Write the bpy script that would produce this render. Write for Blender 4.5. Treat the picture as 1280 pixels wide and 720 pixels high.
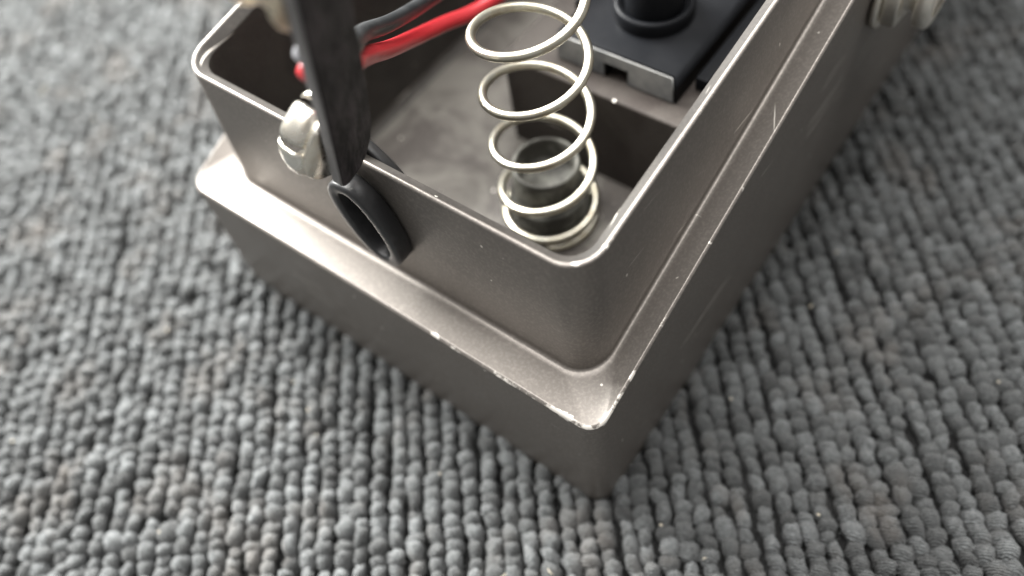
import bpy, bmesh, math, random
import numpy as np
from mathutils import Vector, Matrix

S = 0.001            # everything below is measured in millimetres
scene = bpy.context.scene
for o in list(bpy.data.objects):
    bpy.data.objects.remove(o)

# ------------------------------------------------------------------ camera
cam_d = bpy.data.cameras.new('camera')
cam = bpy.data.objects.new('camera', cam_d)
scene.collection.objects.link(cam)
scene.camera = cam
R = ((0.79924111, 0.58826057, -0.12313879),
     (-0.44817989, 0.71986837, 0.53002294),
     (0.40043531, -0.36842779, 0.83899495))
M = Matrix(R).transposed().to_4x4()
M.translation = Vector((20.388 * S, -27.011 * S, 109.682 * S))
cam.matrix_world = M
cam_d.sensor_width = 36
cam_d.lens = 1007.74 / 1280 * 36
cam_d.shift_x = 5.93 / 1280
cam_d.shift_y = 0.3 / 1280
cam_d.clip_start = 0.002
cam_d.clip_end = 20
cam_d.dof.use_dof = True
cam_d.dof.focus_distance = 0.091
cam_d.dof.aperture_fstop = 9.6
scene.render.resolution_x = 1024
scene.render.resolution_y = 576

# ------------------------------------------------------------------ world and lamps (a lit room)
world = bpy.data.worlds.new('World')
scene.world = world
world.use_nodes = True
bg = world.node_tree.nodes['Background']
bg.inputs[0].default_value = (1.0, 0.985, 0.96, 1)
bg.inputs[1].default_value = 0.38


def area_lamp(name, loc, target, sx, sy, power, color, spread=180):
    d = bpy.data.lights.new(name, 'AREA')
    d.shape = 'RECTANGLE'
    d.size = sx
    d.size_y = sy
    d.energy = power
    d.color = color
    d.spread = math.radians(spread)
    o = bpy.data.objects.new(name, d)
    scene.collection.objects.link(o)
    o.location = loc
    o.rotation_euler = (Vector(target) - Vector(loc)).to_track_quat('-Z', 'Y').to_euler()
    return o


area_lamp('window_light', (-0.40, 0.09, 0.27), (-0.15, 0.03, 0.0), 0.26, 0.26, 19.5, (1.0, 1.0, 0.97))
area_lamp('ceiling_light', (-0.14, 0.10, 1.0), (-0.02, 0.04, 0), 1.1, 0.8, 31, (1.0, 0.985, 0.96))

scene.view_settings.view_transform = 'Standard'
scene.view_settings.look = 'None'
scene.view_settings.exposure = 0.0
scene.view_settings.gamma = 1.0
scene.view_settings.use_curve_mapping = False
scene.render.engine = 'CYCLES'


# ------------------------------------------------------------------ materials
class NT:
    def __init__(self, name):
        self.m = bpy.data.materials.new(name)
        self.m.use_nodes = True
        self.t = self.m.node_tree
        self.b = self.t.nodes['Principled BSDF']

    def n(self, typ, **kw):
        nd = self.t.nodes.new(typ)
        for k, v in kw.items():
            if k.startswith('i_'):
                nd.inputs[k[2:].replace('_', ' ')].default_value = v
            else:
                setattr(nd, k, v)
        return nd

    def l(self, a, b):
        self.t.links.new(a, b)

    def set(self, **kw):
        for k, v in kw.items():
            self.b.inputs[k.replace('_', ' ')].default_value = v

    def coord(self, scale=(1, 1, 1), rot=(0, 0, 0)):
        tc = self.n('ShaderNodeTexCoord')
        mp = self.n('ShaderNodeMapping')
        mp.inputs['Scale'].default_value = scale
        mp.inputs['Rotation'].default_value = rot
        self.l(tc.outputs['Object'], mp.inputs['Vector'])
        return mp.outputs['Vector']

    def noise(self, scale, detail=3, rough=0.5, vec=None, dist=0.0):
        nd = self.n('ShaderNodeTexNoise')
        nd.inputs['Scale'].default_value = scale
        nd.inputs['Detail'].default_value = detail
        nd.inputs['Roughness'].default_value = rough
        nd.inputs['Distortion'].default_value = dist
        self.l(vec if vec is not None else self.coord(), nd.inputs['Vector'])
        return nd.outputs['Fac']

    def ramp(self, fac, stops):
        nd = self.n('ShaderNodeValToRGB')
        e = nd.color_ramp.elements
        e[0].position, e[0].color = stops[0][0], col4(stops[0][1])
        e[1].position, e[1].color = stops[-1][0], col4(stops[-1][1])
        for p, c in stops[1:-1]:
            x = e.new(p)
            x.color = col4(c)
        self.l(fac, nd.inputs['Fac'])
        return nd.outputs['Color']

    def math(self, op, a, b=None, clamp=False):
        nd = self.n('ShaderNodeMath', operation=op, use_clamp=clamp)
        for i, v in enumerate((a, b)):
            if v is None:
                continue
            if isinstance(v, (int, float)):
                nd.inputs[i].default_value = v
            else:
                self.l(v, nd.inputs[i])
        return nd.outputs[0]

    def mix(self, fac, a, b):
        nd = self.n('ShaderNodeMix', data_type='RGBA')
        for s, v in ((nd.inputs[0], fac), (nd.inputs[6], a), (nd.inputs[7], b)):
            if isinstance(v, (int, float)):
                s.default_value = v
            elif isinstance(v, tuple):
                s.default_value = col4(v)
            else:
                self.l(v, s)
        return nd.outputs[2]

    def bump(self, h, strength, dist, normal=None):
        nd = self.n('ShaderNodeBump')
        nd.inputs['Strength'].default_value = strength
        nd.inputs['Distance'].default_value = dist
        self.l(h, nd.inputs['Height'])
        if normal is not None:
            self.l(normal, nd.inputs['Normal'])
        self.l(nd.outputs[0], self.b.inputs['Normal'])
        return nd.outputs[0]


def col4(c):
    if isinstance(c, (int, float)):
        return (c, c, c, 1)
    return (c[0], c[1], c[2], 1)


def paint_material(name, base, dark, rough=0.36, dust=0.0, wear=True, metal=0.55, spec=0.5):
    k = NT(name)
    fine = k.noise(2600, 2, 0.6)
    mott = k.noise(120, 5, 0.6)
    c = k.mix(mott, tuple(base), tuple(dark))
    # metallic flake in the paint
    c = k.mix(k.ramp(fine, ((0.45, 0), (0.75, 0.35))), c, tuple(min(1, x * 1.9) for x in base))
    # little chips and specks of bare metal
    sp = k.noise(700, 1, 0.5)
    spm = k.ramp(sp, ((0.785, 0), (0.80, 1)))
    # hairline scratches: noise stretched along one way
    s1 = k.noise(1.0, 1, 0.4, k.coord((60, 60, 3800), (0.5, 0.9, 0.3)))
    s2 = k.noise(55, 2, 0.5)
    scr = k.math('MULTIPLY', k.ramp(s1, ((0.70, 0), (0.72, 1))), k.ramp(s2, ((0.56, 0), (0.6, 1))))
    wm = k.math('MAXIMUM', spm, scr)
    if wear:
        em = k.n('ShaderNodeAttribute', attribute_name='wear').outputs['Fac']
        n1 = k.noise(420, 4, 0.65)
        n0 = k.noise(60, 3, 0.6)
        lim = k.math('ADD', k.math('MULTIPLY', em, 0.42), k.math('MULTIPLY', n0, 0.30))
        thr = k.math('ADD', lim, k.math('MULTIPLY', n1, 0.55))
        nm = k.n('ShaderNodeMapRange')
        nm.inputs['From Min'].default_value = 0.70
        nm.inputs['From Max'].default_value = 0.735
        k.l(thr, nm.inputs['Value'])
        has = k.math('GREATER_THAN', em, 0.02)
        wm = k.math('MAXIMUM', wm, k.math('MULTIPLY', nm.outputs[0], has, True))
    c = k.mix(wm, c, (0.74, 0.70, 0.64))
    if dust:
        dn = k.noise(85, 6, 0.7, dist=0.8)
        dm = k.math('MULTIPLY', k.ramp(dn, ((0.42, 0), (0.58, 1))), dust)
        c = k.mix(dm, c, (0.155, 0.145, 0.128))
    k.l(c, k.b.inputs['Base Color'])
    k.set(Metallic=metal, Specular_IOR_Level=spec)
    rr = k.math('ADD', k.math('MULTIPLY', mott, 0.14), rough - 0.07)
    k.l(rr, k.b.inputs['Roughness'])
    k.bump(fine, 0.10, 0.00006)
    return k.m


def metal_material(name, color, rough=0.25, tarnish=(0.35, 0.28, 0.18), amt=0.35, scale=260):
    k = NT(name)
    n1 = k.noise(scale, 5, 0.6)
    c = k.mix(k.math('MULTIPLY', k.ramp(n1, ((0.42, 0), (0.72, 1))), amt), tuple(color), tuple(tarnish))
    k.l(c, k.b.inputs['Base Color'])
    k.set(Metallic=1.0)
    k.l(k.math('ADD', k.math('MULTIPLY', n1, 0.2), rough - 0.1), k.b.inputs['Roughness'])
    k.bump(k.noise(1500, 3), 0.12, 0.00005)
    return k.m


def plastic_material(name, color, rough=0.4, spec=0.5, dust=0.12, bump=0.15, bscale=900, dcol=(0.25, 0.25, 0.25)):
    k = NT(name)
    n1 = k.noise(180, 6, 0.7)
    c = k.mix(k.math('MULTIPLY', k.ramp(n1, ((0.45, 0), (0.75, 1))), dust), tuple(color), dcol)
    k.l(c, k.b.inputs['Base Color'])
    k.set(Specular_IOR_Level=spec)
    k.l(k.math('ADD', k.math('MULTIPLY', n1, 0.25), rough - 0.12), k.b.inputs['Roughness'])
    k.bump(k.noise(bscale, 4, 0.6), bump, 0.0001)
    return k.m


def yarn_material():
    k = NT('carpet_yarn')
    at = k.n('ShaderNodeAttribute', attribute_name='yarn')
    pos = k.noise(14, 3, 0.5)
    big = k.ramp(pos, ((0.35, (0.060, 0.063, 0.063)), (0.65, (0.086, 0.090, 0.090))))
    warm = k.mix(at.outputs['Fac'], (0.022, 0.022, 0.021), (0.190, 0.200, 0.203))
    c = k.mix(0.6, big, warm)
    fib = k.noise(1.0, 3, 0.6, k.coord((1900, 1900, 1900)))
    c = k.mix(k.ramp(fib, ((0.36, 0.65), (0.60, 0.0))), c, (0.030, 0.031, 0.032))
    wn = k.noise(75, 3, 0.6)
    c = k.mix(k.ramp(wn, ((0.52, 0), (0.72, 0.55))), c, (0.105, 0.090, 0.078))
    k.l(c, k.b.inputs['Base Color'])
    k.set(Roughness=0.85, Specular_IOR_Level=0.12, Sheen_Weight=0.12, Sheen_Roughness=0.5)
    # the fine ply of the yarn: ridges that run round each loop
    wv = k.n('ShaderNodeTexWave', wave_type='BANDS', bands_direction='X')
    wv.inputs['Scale'].default_value = 900
    wv.inputs['Distortion'].default_value = 5.0
    wv.inputs['Detail'].default_value = 3
    wv.inputs['Detail Scale'].default_value = 1.2
    k.l(k.coord(rot=(0, 0, math.radians(49 + 25))), wv.inputs['Vector'])
    h = k.math('ADD', k.math('MULTIPLY', wv.outputs['Fac'], 0.7), k.noise(2200, 3, 0.6))
    k.bump(h, 0.9, 0.00040)
    return k.m


MAT = {}
MAT['paint'] = paint_material('grey_brown_metallic_paint', (0.190, 0.172, 0.156), (0.150, 0.136, 0.123), 0.42)
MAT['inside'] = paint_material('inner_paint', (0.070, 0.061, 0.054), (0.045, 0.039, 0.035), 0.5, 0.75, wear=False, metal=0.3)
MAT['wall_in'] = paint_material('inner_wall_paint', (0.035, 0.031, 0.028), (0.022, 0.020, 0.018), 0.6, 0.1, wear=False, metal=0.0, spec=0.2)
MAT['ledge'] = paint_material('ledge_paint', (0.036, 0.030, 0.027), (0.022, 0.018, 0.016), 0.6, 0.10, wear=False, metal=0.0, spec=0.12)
MAT['spring'] = metal_material('spring_steel', (0.58, 0.56, 0.48), 0.33, (0.30, 0.22, 0.11), 0.6, 420)
MAT['nickel'] = metal_material('nickel', (0.86, 0.84, 0.77), 0.27, (0.50, 0.36, 0.20), 0.5, 330)
MAT['brass'] = metal_material('tarnished_brass', (0.86, 0.78, 0.62), 0.28, (0.50, 0.26, 0.14), 0.6, 260)
MAT['dull_nickel'] = metal_material('dull_nickel', (0.90, 0.87, 0.80), 0.42, (0.60, 0.46, 0.30), 0.3, 240)
MAT['black'] = plastic_material('black_plastic', (0.006, 0.0064, 0.0075), 0.40, 0.06, 0.01)
MAT['rubber'] = plastic_material('black_rubber', (0.016, 0.016, 0.017), 0.38, 0.5, 0.10, 0.1)
MAT['post'] = plastic_material('dusty_post', (0.034, 0.032, 0.027), 0.6, 0.3, 1.0, 0.7, 500, (0.17, 0.168, 0.148))
MAT['red'] = plastic_material('red_insulation', (0.38, 0.020, 0.026), 0.32, 0.5, 0.03, 0.05)
MAT['blackwire'] = plastic_material('black_insulation', (0.010, 0.011, 0.012), 0.40, 0.5, 0.05, 0.12, 700)
MAT['greytip'] = plastic_material('grey_tip', (0.30, 0.30, 0.32), 0.35, 0.5, 0.1)
MAT['greyedge'] = plastic_material('painted_edge_sheen', (0.20, 0.195, 0.195), 0.5, 0.4, 0.5, 0.5, 600, (0.36, 0.35, 0.34))  # same vinyl as the plate; the lit sheen is put into this colour
k = NT('vinyl_plate')
vn = k.noise(1.0, 5, 0.7, k.coord((700, 700, 160)))
k.l(k.ramp(vn, ((0.40, (0.008, 0.007, 0.008)), (0.72, (0.075, 0.062, 0.066)))), k.b.inputs['Base Color'])
k.set(Roughness=0.6, Specular_IOR_Level=0.3)
k.bump(vn, 0.8, 0.0005)
MAT['vinyl'] = k.m
k = NT('mottled_grey_plastic')  # mottled grey, paler than the black housing, for its front face
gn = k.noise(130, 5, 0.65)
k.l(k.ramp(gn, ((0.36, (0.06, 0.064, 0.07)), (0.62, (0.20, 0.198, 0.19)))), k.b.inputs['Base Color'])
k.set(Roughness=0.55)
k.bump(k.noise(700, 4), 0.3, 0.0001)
MAT['mottled_grey'] = k.m
MAT['yarn'] = yarn_material()
k = NT('carpet_backing')
k.l(k.ramp(k.noise(300, 4), ((0.3, 0.004), (0.7, 0.008))), k.b.inputs['Base Color'])
k.set(Roughness=0.95)
k.bump(k.noise(500, 3), 0.6, 0.001)
MAT['backing'] = k.m


# ------------------------------------------------------------------ helpers
def link_mesh(name, verts, faces, mat, parent=None, smooth=True):
    me = bpy.data.meshes.new(name)
    me.from_pydata([(v[0] * S, v[1] * S, v[2] * S) for v in verts], [], faces)
    me.materials.append(mat)
    if smooth:
        me.polygons.foreach_set('use_smooth', [True] * len(me.polygons))
    me.update()
    o = bpy.data.objects.new(name, me)
    scene.collection.objects.link(o)
    if parent is not None:
        o.parent = parent
    return o


def fix_normals(o):
    bm = bmesh.new()
    bm.from_mesh(o.data)
    bmesh.ops.recalc_face_normals(bm, faces=bm.faces)
    bm.to_mesh(o.data)
    bm.free()
    return o


def thing(name, label, cat, group=None):
    o = bpy.data.objects.new(name, None)
    o.empty_display_size = 0.01
    scene.collection.objects.link(o)
    o['label'] = label
    o['category'] = cat
    if group:
        o['group'] = group
    return o


def grid_faces(rows, n, closed=True):
    f = []
    for i in range(rows - 1):
        for j in range(n if closed else n - 1):
            a, b = i * n + j, i * n + (j + 1) % n
            f.append((a, b, b + n, a + n))
    return f


def tube_path(pts, r, n=14, caps=True):
    """verts and faces of a tube along points (parallel transport)"""
    P = [Vector(p) for p in pts]
    rr = r if isinstance(r, (list, tuple)) else [r] * len(P)
    T = []
    for i in range(len(P)):
        T.append((P[min(i + 1, len(P) - 1)] - P[max(i - 1, 0)]).normalized())
    u = T[0].orthogonal().normalized()
    vs = []
    for i, p in enumerate(P):
        u = (u - T[i] * u.dot(T[i])).normalized()
        w = T[i].cross(u)
        for j in range(n):
            a = 2 * math.pi * j / n
            vs.append(p + (u * math.cos(a) + w * math.sin(a)) * rr[i])
    f = grid_faces(len(P), n)
    if caps:
        f.append(tuple(range(n - 1, -1, -1)))
        f.append(tuple(range((len(P) - 1) * n, len(P) * n)))
    return vs, f


def tube(name, pts, r, mat, parent=None, n=14):
    v, f = tube_path(pts, r, n)
    o = link_mesh(name, v, f, mat, parent)
    return o


def catmull(pts, k=10):
    P = [Vector(p) for p in pts]
    P = [P[0] * 2 - P[1]] + P + [P[-1] * 2 - P[-2]]
    out = []
    for i in range(1, len(P) - 2):
        for s in range(k):
            t = s / k
            a, b, c, d = P[i - 1], P[i], P[i + 1], P[i + 2]
            out.append(0.5 * ((2 * b) + (c - a) * t + (2 * a - 5 * b + 4 * c - d) * t * t + (3 * b - a - 3 * c + d) * t ** 3))
    out.append(P[-2])
    return out


def lathe(name, prof, centre, axis, mat, parent=None, n=48):
    """prof: (radius, distance along axis); radius 0 ends are closed"""
    ax = Vector(axis).normalized()
    u = ax.orthogonal().normalized()
    w = ax.cross(u)
    c = Vector(centre)
    vs = []
    for r, h in prof:
        r = max(r, 0.001)
        for j in range(n):
            a = 2 * math.pi * j / n
            vs.append(c + ax * h + (u * math.cos(a) + w * math.sin(a)) * r)
    o = link_mesh(name, vs, grid_faces(len(prof), n), mat, parent)
    fix_normals(o)
    return o


def rounded_box(name, x0, x1, y0, y1, z0, z1, mat, parent=None, bev=0.4, seg=3):
    bm = bmesh.new()
    bmesh.ops.create_cube(bm, size=1)
    for v in bm.verts:
        v.co = Vector(((x0 + (v.co.x + .5) * (x1 - x0)) * S, (y0 + (v.co.y + .5) * (y1 - y0)) * S, (z0 + (v.co.z + .5) * (z1 - z0)) * S))
    bmesh.ops.bevel(bm, geom=list(bm.edges), offset=bev * S, segments=seg, profile=0.5, affect='EDGES')
    me = bpy.data.meshes.new(name)
    bm.to_mesh(me)
    bm.free()
    me.materials.append(mat)
    me.polygons.foreach_set('use_smooth', [True] * len(me.polygons))
    o = bpy.data.objects.new(name, me)
    scene.collection.objects.link(o)
    if parent is not None:
        o.parent = parent
    wn = o.modifiers.new('weighted', 'WEIGHTED_NORMAL')
    wn.keep_sharp = True
    return o


def extrude_outline(name, pts2, frame, t, mat, parent=None, bev=0.0, seg=2):
    """pts2: outline in the (a, b) plane of frame=(origin, A, B, N), thickness t along N"""
    o0, A, B, N = [Vector(q) for q in frame]
    bm = bmesh.new()
    vs = [bm.verts.new((o0 + A * a + B * b) * S) for a, b in pts2]
    f = bm.faces.new(vs)
    r = bmesh.ops.extrude_face_region(bm, geom=[f])
    nv = [g for g in r['geom'] if isinstance(g, bmesh.types.BMVert)]
    bmesh.ops.translate(bm, verts=nv, vec=N * t * S)
    bmesh.ops.recalc_face_normals(bm, faces=bm.faces)
    if bev:
        ed = [e for e in bm.edges if len(e.link_faces) == 2 and any(len(q.verts) > 4 for q in e.link_faces)]
        bmesh.ops.bevel(bm, geom=ed, offset=bev * S, segments=seg, profile=0.5, affect='EDGES')
    me = bpy.data.meshes.new(name)
    bm.to_mesh(me)
    bm.free()
    me.materials.append(mat)
    me.polygons.foreach_set('use_smooth', [True] * len(me.polygons))
    o = bpy.data.objects.new(name, me)
    scene.collection.objects.link(o)
    if parent is not None:
        o.parent = parent
    wn = o.modifiers.new('weighted', 'WEIGHTED_NORMAL')
    return o


# ------------------------------------------------------------------ the pedal case
W, L = 73.0, 127.0
H1, H2 = 22.82, 20.38
A_IN, B_IN = 5.97, 4.48
D1, D2 = 0.47, 0.90
SL1, SL2 = 0.3316, 0.1335
YK = 80.0                                  # the lower body stops rising here


def flange_z(y, y0):
    return H1 + SL1 * (min(y, YK) - y0)


def rim_z(y, y0):
    return H1 + H2 + SL2 * (y - y0)


def rrect(x0, x1, y0, y1, r, zf, nseg=14):
    pts = []
    cs = ((x1 - r, y0 + r, -90), (x1 - r, y1 - r, 0), (x0 + r, y1 - r, 90), (x0 + r, y0 + r, 180))
    for cx, cy, a0 in cs:
        for i in range(nseg + 1):
            a = math.radians(a0 + 90 * i / nseg)
            pts.append((cx + r * math.cos(a), cy + r * math.sin(a)))
        if a0 == -90:
            pts += [(x1, y) for y in (y0 + r + 12, 40, 60, YK, 100) if y0 + r < y < y1 - r]
        if a0 == 90:
            pts += [(x0, y) for y in (100, YK, 60, 40, y0 + r + 12) if y0 + r < y < y1 - r]
        if a0 == 0 or a0 == 180:
            xs = [x1 - r - (x1 - x0 - 2 * r) * t for t in (0.25, 0.5, 0.75)]
            if a0 == 180:
                xs = xs[::-1]
            pts += [(x, y1 if a0 == 0 else y0) for x in xs]
    return [(x, y, zf(y)) for x, y in pts]


def ring_o(i, dz, r):                      # rings that follow the lower body's outer top edge
    return rrect(-W + D1 + i, -D1 - i, D1 + i, L - D1 - i, r, lambda y: flange_z(y, D1) + dz)


def ring_f(o, dz, r):                      # rings round the foot of the upper wall (o = distance outside it)
    return rrect(-W + B_IN - o, -B_IN + o, A_IN - o, L - A_IN + o, r, lambda y: flange_z(y, A_IN) + dz)


def ring_r(i, dz, r):                      # rings of the rim (i = distance inside the outer face)
    return rrect(-W + B_IN + D2 + i, -B_IN - D2 - i, A_IN + D2 + i, L - A_IN - D2 - i, r,
                 lambda y: rim_z(y, A_IN + D2) + dz)


def set_wear(o, w):
    at = o.data.attributes.new('wear', 'FLOAT', 'POINT')
    at.data.foreach_set('value', np.array(w, np.float32))


def loft(name, rings, mat, parent, cap=False, wear=None):
    n = len(rings[0])
    assert all(len(r) == n for r in rings), name
    vs = [p for rg in rings for p in rg]
    f = grid_faces(len(rings), n)
    if cap:
        f.append(tuple(range((len(rings) - 1) * n, len(rings) * n)))
    o = link_mesh(name, vs, f, mat, parent)
    o.modifiers.new('weighted', 'WEIGHTED_NORMAL')
    fix_normals(o)
    if wear is not None:
        w = []
        for i in range(len(rings)):
            for p in rings[i]:
                # handled corners are rubbed most
                near = math.exp(-math.hypot(p[0] + 1, p[1] - 1) / 16)
                w.append(wear[i] * (0.37 + 0.52 * near))
        set_wear(o, w)
    return o


pedal = thing('effects_pedal', 'open grey-brown metal effects pedal case with stepped lower edge, standing on the carpet', 'guitar pedal')

rings = []
rings.append(rrect(-W + 2, -2, 2, L - 2, 2.0, lambda y: -1.6))
rings.append(rrect(-W + .3, -.3, .3, L - .3, 2.6, lambda y: -1.6))
rings.append(rrect(-W, 0, 0, L, 2.7, lambda y: -1.3))
rings.append(rrect(-W + .02, -.02, .02, L - .02, 2.7, lambda y: 1.0))
for t in (0.5, 0.9):
    rings.append([(a[0] * (1 - t) + b[0] * t, a[1] * (1 - t) + b[1] * t, a[2] * (1 - t) + b[2] * t)
                  for a, b in zip(rrect(-W + .02, -.02, .02, L - .02, 2.7, lambda y: 1.0), ring_o(-.02, -0.9, 2.5))])
RO = 0.42
for i in range(6):
    a = math.radians(90 * i / 5)
    rings.append(ring_o(RO * (1 - math.cos(a)), -RO * (1 - math.sin(a)), 2.5 - 0.2 * i / 5))
outer_top = rings[-1]
RC = 0.35
fl = [ring_f(RC + 0.6, 0.0, 4.8), ring_f(RC, 0.0, 4.6)]
rings += fl
wl = [0] * 6 + [0.8, 1, 1, 1, 1, 0.8] + [0, 0]
assert len(wl) == len(rings), len(rings)
loft('lower_body', rings, MAT['paint'], pedal, wear=wl)

wr = [ring_f(RC, 0.0, 4.6)]
for i in range(1, 6):
    a = math.radians(90 * i / 5)
    wr.append(ring_f(RC * (1 - math.sin(a)), RC * (1 - math.cos(a)), 4.6 - 0.4 * i / 5))
RT = 0.32
bot = wr[-1]
top = ring_r(0, -RT, 4.2)
for t in (0.33, 0.66):
    wr.append([tuple(a[q] * (1 - t) + b[q] * t for q in range(3)) for a, b in zip(bot, top)])
TH = 1.75
for i in range(6):
    a = math.radians(90 * i / 5)
    wr.append(ring_r(RT * (1 - math.cos(a)), -RT * (1 - math.sin(a)), 4.2 - RT * (1 - math.cos(a))))
CH = 1.15                                   # chamfer on the inner side of the rim
wr.append(ring_r(0.38, 0.0, 3.85))
wr.append(ring_r(0.46, -0.04, 3.8))
wr.append(ring_r(0.55, -0.13, 3.75))
wl = [0] * 8 + [0.3, 0.6, 0.8, 0.8, 0.8, 0.8] + [0.8, 0.8, 0.7]
assert len(wl) == len(wr), len(wr)
loft('upper_wall', wr, MAT['paint'], pedal, wear=wl)

ZF = 12.0
XI0, XI1, YI0, YI1 = -W + 8.4, -8.4, 9.6, L - 9.6
ir = [ring_r(0.55, -0.13, 3.75), ring_r(TH - 0.1, -CH + 0.12, 3.1), ring_r(TH - 0.03, -CH, 3.0), ring_r(TH, -1.30, 2.9), ring_r(TH + .12, -3.5, 2.9)]
RF = 1.6
for i in range(6):
    a = math.radians(90 * i / 5)
    q = RF * (1 - math.cos(a))
    ir.append(rrect(XI0 + q, XI1 - q, YI0 + q, YI1 - q, 3.0, lambda y, a=a: ZF + RF * (1 - math.sin(a))))
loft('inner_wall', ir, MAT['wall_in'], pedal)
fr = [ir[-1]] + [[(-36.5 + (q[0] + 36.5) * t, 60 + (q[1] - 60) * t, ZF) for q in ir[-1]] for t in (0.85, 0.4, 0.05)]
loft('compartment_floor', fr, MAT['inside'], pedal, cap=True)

# raised ledge across the right half behind the spring
lg = bmesh.new()
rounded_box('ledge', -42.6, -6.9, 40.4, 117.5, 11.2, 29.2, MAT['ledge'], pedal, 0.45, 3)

# spring post: stepped, hollow on top
cx, cy = -28.3, 30.2
lathe('spring_post', ((6.2, 11.6), (6.2, 13.2), (6.0, 13.5), (5.85, 13.7), (5.75, 17.6), (5.6, 17.95), (5.35, 18.1), (5.15, 18.1),
                      (5.05, 18.4), (4.85, 23.6), (4.7, 24.0), (4.4, 24.1), (4.2, 23.9), (4.1, 23.5), (3.95, 21.0), (3.4, 20.6), (0, 20.5)),
      (cx, cy, 0), (0, 0, 1), MAT['post'], pedal, 56)

# foot switch in its black housing on the ledge
hx0, hx1, hy0, hz0, hz1 = -35.2, -15.9, 43.9, 29.2, 34.0
hous = thing
bm = bmesh.new()
outline = [(hx0, hz0 + .02), (-31.0, hz0 + .02), (-31.0, hz0 + .02)]
nx0, nx1, nz = -26.8, -23.6, 31.5
ol = [(hx0, hz0 + .03), (nx0, hz0 + .03), (nx0, nz), (nx1, nz), (nx1, hz0 + .03), (hx1, hz0 + .03), (hx1 - .5, hz1), (hx0 + .4, hz1)]
switch = extrude_outline('switch_housing', ol, ((0, hy0, 0), (1, 0, 0), (0, 0, 1), (0, 1, 0)), 24, MAT['black'], pedal, 0.18)
PCX, PCY = -25.2, 53.6
fpo = [(hx0 + .25, hz0 + .25), (nx0 - .3, hz0 + .25), (nx0 - .3, nz + .3), (nx1 + .3, nz + .3), (nx1 + .3, hz0 + .25), (hx1 - .3, hz0 + .25), (hx1 - .7, hz1 - .35), (hx0 + .6, hz1 - .35)]
extrude_outline('front_plate', fpo, ((0, hy0 - .22, 0), (1, 0, 0), (0, 0, 1), (0, 1, 0)), 0.4, MAT['mottled_grey'], switch, 0.06, 1)['label'] = 'mottled grey front face with a small notch'
lathe('switch_collar', ((5.6, 34.0), (5.6, 35.6), (5.45, 35.95), (5.1, 36.1), (4.7, 35.95), (4.6, 35.5), (4.2, 35.4)), (PCX, PCY, 0), (0, 0, 1), MAT['black'], switch, 56)
lathe('plunger', ((4.0, 34.2), (4.0, 41.0), (3.8, 41.4), (3.2, 41.6), (3.1, 47), (2.8, 47.6), (0, 47.7)), (PCX, PCY, 0), (0, 0, 1), MAT['black'], switch, 48)
rounded_box('side_rib', -15.2, -13.2, 47.5, 70, 29.25, 31.4, MAT['black'], switch, 0.3, 2)
rounded_box('base_flange', -37.5, -36.0, 52, 74, 29.25, 32.4, MAT['black'], switch, 0.3, 2)

# jack on the right side
JY, JZ = 72.6, 36.2
jack = lathe('jack_socket', ((4.4, -0.5), (4.4, 2.0), (4.1, 2.2), (4.1, 6.0), (3.2, 6.1), (3.0, 5.0), (0, 5.0)), (0, JY, JZ), (1, 0, 0), MAT['dull_nickel'], pedal, 40)
wv = lathe('washer', ((4.5, 0.0), (7.4, 0.0), (7.4, 0.55), (7.2, 0.7), (4.5, 0.7)), (0.05, JY, JZ), (1, 0, 0), MAT['dull_nickel'], jack, 48)
hexr = 6.7
hexp = [(hexr * math.cos(math.radians(60 * i - 75)), hexr * math.sin(math.radians(60 * i - 75))) for i in range(6)]
extrude_outline('hex_nut', hexp, ((0.85, JY, JZ), (0, 1, 0), (0, 0, 1), (1, 0, 0)), 2.1, MAT['dull_nickel'], jack, 0.35, 3)
lathe('outer_ring', ((4.2, 4.7), (5.4, 4.7), (5.75, 5.0), (5.75, 6.3), (5.4, 6.6), (4.0, 6.6)), (0, JY, JZ), (1, 0, 0), MAT['dull_nickel'], jack, 48)
tab = [(-1.0, -9.2), (-.6, -9.6), (.6, -9.6), (1.0, -9.2), (1.0, -5), (-1.0, -5)]
extrude_outline('solder_tab', tab, ((1.6, JY - 2.5, JZ + 1.5), (0, 1, 0), (0.25, -0.25, 0.93), (1, 0, 0)), 0.5, MAT['dull_nickel'], jack, 0.1)

# ------------------------------------------------------------------ coil spring
rw = 0.60
knots_n = [-1.77, -0.80, -0.55, 0.0, 1.0, 2.0, 3.0, 4.0, 4.8, 5.6]
knots_z = [12.65, 14.5, 15.5, 19.1, 28.5, 38.0, 47.2, 56.2, 62.2, 63.6]
N = 560
ns = np.linspace(knots_n[0], knots_n[-1], N)
zs = np.interp(ns, knots_n, knots_z)
ker = np.ones(31) / 31
zp = np.concatenate([np.full(15, zs[0]), zs, np.full(15, zs[-1])])
zs2 = np.convolve(zp, ker, 'valid')
pts = []
for nn, z in zip(ns, zs2):
    a = math.radians(216 + 360 * nn)
    rad = 6.72 + 0.02 * max(nn, 0)
    pts.append((cx + rad * math.cos(a), cy + rad * math.sin(a), z))
spring = tube('coil_spring', pts, rw, MAT['spring'], None, 12)
spring['label'] = 'pale steel coil spring standing upright round the post inside the open compartment'
spring['category'] = 'spring'

# ------------------------------------------------------------------ rubber grommet hooked over the front wall
grom = thing('rubber_grommet', 'black rubber oval grommet hooked over the front wall rim below the battery snap', 'grommet')


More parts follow.
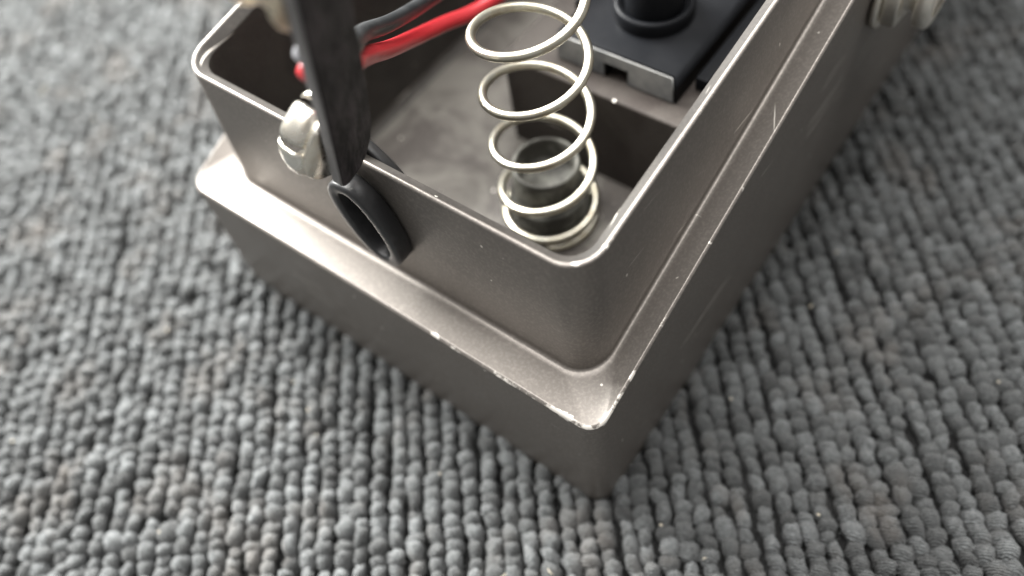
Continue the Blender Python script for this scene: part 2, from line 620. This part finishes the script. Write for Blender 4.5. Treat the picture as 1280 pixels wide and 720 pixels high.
def oval_ring(name, c, ax_ang, a_out, b_out, a_in, b_in, y0, y1, mat, parent, ch=0.35, n=56):
    """oval tube: a = half long axis, lies in the x-z plane, y0..y1 deep"""
    ca, sa = math.cos(ax_ang), math.sin(ax_ang)

    def ring(a, b, y):
        out = []
        for i in range(n):
            t = 2 * math.pi * i / n
            e = 0.86
            u = a * math.copysign(abs(math.cos(t)) ** e, math.cos(t))
            v = b * math.copysign(abs(math.sin(t)) ** e, math.sin(t))
            out.append((c[0] + u * ca - v * sa, y, c[1] + u * sa + v * ca))
        return out
    rs = [ring(a_in, b_in, y1), ring(a_in, b_in, y0 + ch), ring(a_in + ch * .3, b_in + ch * .3, y0 + ch * .3), ring(a_in + ch, b_in + ch, y0),
          ring(a_out - ch, b_out - ch, y0), ring(a_out - ch * .3, b_out - ch * .3, y0 + ch * .3), ring(a_out, b_out, y0 + ch),
          ring(a_out, b_out, y1 - ch), ring(a_out - ch, b_out - ch, y1), ring(a_in, b_in, y1)]
    v = [p for r_ in rs for p in r_]
    return fix_normals(link_mesh(name, v, grid_faces(len(rs), n), mat, parent))


GX, GZ = -35.3, 34.6
oval_ring('front_ring', (GX, GZ), math.radians(-72), 7.0, 4.1, 5.4, 2.5, 3.7, 6.4, MAT['rubber'], grom)
oval_ring('back_ring', (-37.4, 38.9), math.radians(-36), 5.2, 3.0, 3.7, 1.5, 9.0, 10.6, MAT['rubber'], grom)
rounded_box('bridge', -39.4, -36.8, 5.6, 10.2, 43.3, 44.5, MAT['rubber'], grom, 0.45, 3)

# ------------------------------------------------------------------ battery snap connector with its wires
snap = thing('battery_snap', 'black battery snap connector standing on edge over the front wall, with metal terminals and wires', 'battery connector')
# plate frame: T runs up the plate, Y across it, N its outward (right hand) face
T = Vector((7.2, -0.4, 31.0)).normalized()
Yv = Vector((-0.02, 1.0, 0.0))
Yv = (Yv - T * Yv.dot(T)).normalized()
Nv = Yv.cross(T).normalized()              # points to +x
O = Vector((-33.1, 2.4, 44.9))             # lower near corner
PW, PL = 5.7, 47.0
ol = [(0.0, 0.0), (0.9, -0.3), (3.0, 0.4), (4.1, 1.6), (5.1, 3.4), (5.6, 6.0), (PW, 10), (PW, PL), (0, PL), (-0.15, 24), (0.1, 12)]
extrude_outline('vinyl_plate', ol, (O - Nv * 1.3, Yv, T, Nv), 1.3, MAT['vinyl'], snap, 0.25, 3)


extrude_outline('edge_sheen', [(-0.35, 0.6), (-0.06, 0.4), (-0.02, 12), (-0.12, 24), (0.04, PL), (-0.3, PL), (-0.5, 24), (-0.32, 12)],
                (O - Nv * 1.25, Yv, T, Nv), 1.2, MAT['greyedge'], snap, 0.08, 1)  # added pale strip: painted sheen along the plate's near edge


def PP(a, b, c=0.0):
    """point in plate frame: a across, b up, c out of the right face (negative = snap side)"""
    return O + Yv * a + T * b + Nv * c


# female terminal: six curved petals round a hub
hc = PP(2.1, 4.4, -2.1)
base = lathe('female_terminal', ((0, 0), (4.6, 0), (4.7, 0.25), (4.5, 0.5), (2.2, 0.55), (2.0, 1.6), (0, 1.7)), hc, -Nv, MAT['nickel'], snap, 40)


def petal(a0, a1):
    rows = ((4.5, 0.45, 0.35), (5.25, 0.8, 0.35), (5.6, 1.4, 0.45), (5.6, 2.7, 0.45), (5.2, 3.6, 0.4), (4.6, 4.1, 0.3))
    n = 9
    vs = []
    for sgn in (1, 0):
        for (r, h, t) in rows:
            for j in range(n):
                q = j / (n - 1)
                a = a0 + (a1 - a0) * q
                # each petal bulges a little and dips at its ends
                rr = r * 0.93 * (0.5 + 0.45 / math.cos(math.radians(27) * (2 * q - 1))) - 0.25 * (2 * q - 1) ** 6 - (0 if sgn else t)
                vs.append(hc - Nv * h + (Yv * math.cos(a) + T * math.sin(a)) * rr)
    m = len(rows)
    f = []
    for s_ in (0, 1):
        for i in range(m - 1):
            for j in range(n - 1):
                a = s_ * m * n + i * n + j
                f.append((a, a + 1, a + n + 1, a + n))
    for i in range(m - 1):
        for j in (0, n - 1):
            a = i * n + j
            f.append((a, a + n, a + n + m * n, a + m * n))
    for j in range(n - 1):
        for i in (0, m - 1):
            a = i * n + j
            f.append((a, a + 1, a + 1 + m * n, a + m * n))
    return vs, f


for i in range(6):
    a0 = math.radians(97 + 60 * i)
    v, f = petal(a0, a0 + math.radians(58 - 8))
    fix_normals(link_mesh('petal', v, f, MAT['nickel'], base))

# male terminal: stud with a rolled lip
mc = PP(3.4, 26.3, -1.6)
male = lathe('male_terminal', ((0, 0), (4.9, 0), (5.0, 0.3), (4.7, 0.55), (4.3, 0.7), (4.15, 1.0), (4.15, 4.3), (4.35, 4.6), (4.9, 4.8), (5.1, 5.1), (5.05, 5.5), (4.6, 5.75),
                                (3.9, 5.6), (3.6, 5.0), (3.5, 2), (0, 1.9)), mc, -Nv, MAT['brass'], snap, 48)

# wire ends poking through the plate
for (a, b, rr, mt, nm) in ((1.1, 19.0, 1.05, 'greytip', 'wire_end'), (0.9, 16.7, 1.0, 'red', 'wire_end')):
    o = lathe(nm, ((rr * 0.95, 1.2), (rr, 1.5), (rr, 2.3), (rr * .85, 2.75), (rr * .5, 2.95), (0, 3.0)), PP(a, b, 0), -Nv, MAT[mt], snap, 24)
    o['label'] = ('grey' if mt == 'greytip' else 'red') + ' wire end bulging through the plate'

rp = catmull([PP(4.8, 13.7, -1.0), PP(6.2, 13.5, -1.5), (-36.5, 13.6, 53.0), (-40.0, 19.2, 48.0), (-43.4, 26.0, 43.0), (-44.6, 32.6, 39.8), (-44.0, 38.6, 38.0), (-41, 50, 38), (-36, 66, 37), (-34, 84, 34)], 12)
tube('red_wire', rp, 1.02, MAT['red'], snap, 18)
bp = catmull([PP(4.8, 15.9, -1.0), PP(6.2, 15.8, -1.5), (-37.3, 14.4, 55.0), (-40.8, 20.6, 50.2), (-44.8, 28.0, 45.2), (-46.6, 35.0, 42.4), (-46.8, 42.2, 40.4), (-44.5, 54, 39), (-40, 70, 38), (-38, 86, 34)], 12)
tube('black_wire', bp, 0.98, MAT['blackwire'], snap, 18)

# ------------------------------------------------------------------ carpet
rng = np.random.default_rng(7)
cs = 700
cv, cf = [], []
link_mesh('carpet', [(-cs, -cs, -2.9), (cs, -cs, -2.9), (cs, cs, -2.9), (-cs, cs, -2.9)], [(0, 1, 2, 3)], MAT['backing'])['kind'] = 'structure'

ang = math.radians(-49.5)
rd = np.array([math.cos(ang), math.sin(ang)])
pd = np.array([-math.sin(ang), math.cos(ang)])
PITCH = 2.62
C0 = np.array([-60.0, 30.0])
IN = (-225, 85, -95, 165)


def pile_mesh(name, step, NU, NV, half_rows, half_len, inner):
    """loops of yarn in parallel rows, each a lumpy bead that runs into the next"""
    loops = []
    for i in range(-half_rows, half_rows + 1):
        s = -half_len + rng.random() * step
        wig = rng.random(3) * 6.28
        while s < half_len:
            st = step * (0.68 + 0.70 * rng.random())
            off = 0.22 * math.sin(s * 0.09 + wig[0]) + 0.12 * math.sin(s * 0.31 + wig[1]) + rng.normal(0, 0.12)
            p = C0 + pd * (i * PITCH + off) + rd * s
            loops.append((p[0], p[1], st, i))
            s += st
    loops = np.array(loops)
    x, y = loops[:, 0], loops[:, 1]
    keep = ~((x > -W + 1.0) & (x < -1.0) & (y > 1.0) & (y < L - 1.0))
    ins = (x > IN[0]) & (x < IN[1]) & (y > IN[2]) & (y < IN[3])
    keep &= ins if inner else (~ins & (x > -340) & (x < 190) & (y > -170) & (y < 280))
    loops = loops[keep]
    nl = len(loops)
    th = np.linspace(0, 2 * np.pi, NU, endpoint=False)
    phs = np.linspace(-np.pi / 2, np.pi / 2, NV + 2)[1:-1]
    bead = np.array([[math.sin(p_), math.cos(p_) * math.cos(t_), math.cos(p_) * math.sin(t_)] for p_ in phs for t_ in th])
    bead = np.vstack([bead, [[-1, 0, 0], [1, 0, 0]]])
    nb = len(bead)
    quads, tris = [], []
    for i in range(NV - 1):
        for j in range(NU):
            a, b = i * NU + j, i * NU + (j + 1) % NU
            quads.append((a, b, b + NU, a + NU))
    for j in range(NU):
        tris.append((NV * NU, (j + 1) % NU, j))
        tris.append((NV * NU + 1, (NV - 1) * NU + j, (NV - 1) * NU + (j + 1) % NU))
    quads, tris = np.array(quads), np.array(tris)
    lenf = loops[:, 2] * 0.5 * 1.5 + 0.18
    wid = 1.19 * (0.78 + 0.44 * rng.random(nl))
    hei = 1.7 * (0.78 + 0.46 * rng.random(nl))
    yaw = rng.normal(0, 0.22, nl)
    pit = rng.normal(0, 0.2, nl)
    rol = rng.normal(0, 0.2, nl)
    zc = -1.3 + rng.normal(0, 0.26, nl)
    low = rng.random(nl) < 0.06
    zc = np.where(low, zc - 0.8, zc)
    # the pile is pressed down and spreads where the case stands on it
    dx = np.maximum(np.maximum(-W - loops[:, 0], loops[:, 0]), 0)
    dy = np.maximum(np.maximum(-loops[:, 1], loops[:, 1] - L), 0)
    dist = np.hypot(dx, dy)
    zc -= 0.35 * np.exp(-dist / 2.0)
    V = np.repeat(bead[None], nl, 0) * (1 + rng.normal(0, 0.095, (nl, nb, 1)))
    V[:, :, 0] *= lenf[:, None]
    V[:, :, 1] *= wid[:, None]
    V[:, :, 2] *= hei[:, None]
    V[:, :, 2] -= 0.20 * V[:, :, 0] ** 2
    cp_, sp_ = np.cos(pit)[:, None], np.sin(pit)[:, None]
    X = V[:, :, 0] * cp_ - V[:, :, 2] * sp_
    Z = V[:, :, 0] * sp_ + V[:, :, 2] * cp_
    Y = V[:, :, 1]
    cr, sr = np.cos(rol)[:, None], np.sin(rol)[:, None]
    Y, Z = Y * cr - Z * sr, Y * sr + Z * cr
    a = (ang + yaw)[:, None]
    PX = loops[:, 0][:, None] + X * np.cos(a) - Y * np.sin(a)
    PY = loops[:, 1][:, None] + X * np.sin(a) + Y * np.cos(a)
    PZ = zc[:, None] + Z
    co = np.stack([PX, PY, PZ], -1).reshape(-1, 3) * S
    bi = np.arange(nl) * nb
    Q = (quads[None] + bi[:, None, None]).reshape(-1, 4)
    Tt = (tris[None] + bi[:, None, None]).reshape(-1, 3)
    me = bpy.data.meshes.new(name)
    me.vertices.add(len(co))
    me.vertices.foreach_set('co', co.ravel())
    me.loops.add(Q.size + Tt.size)
    me.loops.foreach_set('vertex_index', np.concatenate([Q.ravel(), Tt.ravel()]).astype(np.int32))
    me.polygons.add(len(Q) + len(Tt))
    starts = np.concatenate([np.arange(len(Q)) * 4, len(Q) * 4 + np.arange(len(Tt)) * 3]).astype(np.int32)
    me.polygons.foreach_set('loop_start', starts)
    me.polygons.foreach_set('use_smooth', np.ones(len(Q) + len(Tt), bool))
    me.update(calc_edges=True)
    me.validate()
    tone = np.clip(rng.normal(0.5, 0.26, nl), 0, 1)
    at = me.attributes.new('yarn', 'FLOAT', 'POINT')
    at.data.foreach_set('value', np.repeat(tone, nb).astype(np.float32))
    me.materials.append(MAT['yarn'])
    o = bpy.data.objects.new(name, me)
    scene.collection.objects.link(o)
    o['kind'] = 'stuff'
    o['category'] = 'carpet'
    print(name, nl, len(Q) * 2 + len(Tt))
    return o, loops, co, zc, tone, nb, nl


pile, loops, co, zc, tone, nb, nl = pile_mesh('carpet_pile', 1.95, 8, 7, 84, 250, True)
pile['label'] = 'grey looped carpet pile in narrow parallel rows round the pedal'
far_pile = pile_mesh('carpet_pile', 3.3, 5, 3, 130, 360, False)[0]
far_pile['label'] = 'grey looped carpet pile further out beyond the pedal'
# loose fibres standing off the yarn, near the pedal and the camera
sel = np.where((loops[:, 0] > -130) & (loops[:, 0] < 60) & (loops[:, 1] > -75) & (loops[:, 1] < 110))[0]
FN = 40
ids = np.repeat(sel, FN)
nf = len(ids)
vi = rng.integers(0, nb - 2, nf)
cc = co.reshape(nl, nb, 3)
p0 = cc[ids, vi]
ctr = np.stack([loops[ids, 0], loops[ids, 1], zc[ids]], -1) * S
d = p0 - ctr
d /= np.linalg.norm(d, axis=1)[:, None]
d += rng.normal(0, 0.75, (nf, 3))
d /= np.linalg.norm(d, axis=1)[:, None]
side = np.cross(d, rng.normal(0, 1, (nf, 3)))
side /= np.linalg.norm(side, axis=1)[:, None]
ln = (0.3 + 0.75 * rng.random(nf))[:, None] * S
fv = np.stack([p0 - d * 0.0001 - side * 0.00003, p0 - d * 0.0001 + side * 0.00003, p0 + d * ln], 1).reshape(-1, 3)
fm = bpy.data.meshes.new('carpet_fibres')
fm.from_pydata(fv.tolist(), [], np.arange(nf * 3).reshape(-1, 3).tolist())
fa = fm.attributes.new('yarn', 'FLOAT', 'POINT')
fa.data.foreach_set('value', np.repeat(np.clip(tone[ids] + 0.1, 0, 1), 3).astype(np.float32))
fm.materials.append(MAT['yarn'])
fo = bpy.data.objects.new('carpet_fibres', fm)
scene.collection.objects.link(fo)
fo['kind'] = 'stuff'
fo['label'] = 'loose fine fibres standing off the grey carpet loops'
fo['category'] = 'carpet fibres'

# ------------------------------------------------------------------ bits of lint and grit on the carpet
lint = plastic_material('lint', (0.42, 0.38, 0.30), 0.8, 0.2, 0.2, 0.2)
random.seed(11)
lv, lf = [], []
for n in range(70):
    px_, py_ = random.uniform(-170, 40), random.uniform(-60, 100)
    if -W - 3 < px_ < 3 and -3 < py_ < L:
        continue
    a = random.uniform(0, 6.28)
    ln = random.uniform(0.3, 2.2) if random.random() < 0.4 else 0.25
    pts_ = [(px_ + math.cos(a + 0.5 * q) * ln * q, py_ + math.sin(a + 0.5 * q) * ln * q, 0.35 + 0.25 * math.sin(q * 2.5)) for q in (0, 0.35, 0.7, 1.0)]
    v, f = tube_path(pts_, 0.07 if ln > 0.3 else 0.16, 5)
    b0 = len(lv)
    lv += v
    lf += [tuple(q + b0 for q in ff) for ff in f]
lo = link_mesh('lint', lv, lf, lint)
lo['kind'] = 'stuff'
lo['label'] = 'tiny pale lint and grit scattered over the carpet'
lo['category'] = 'lint'
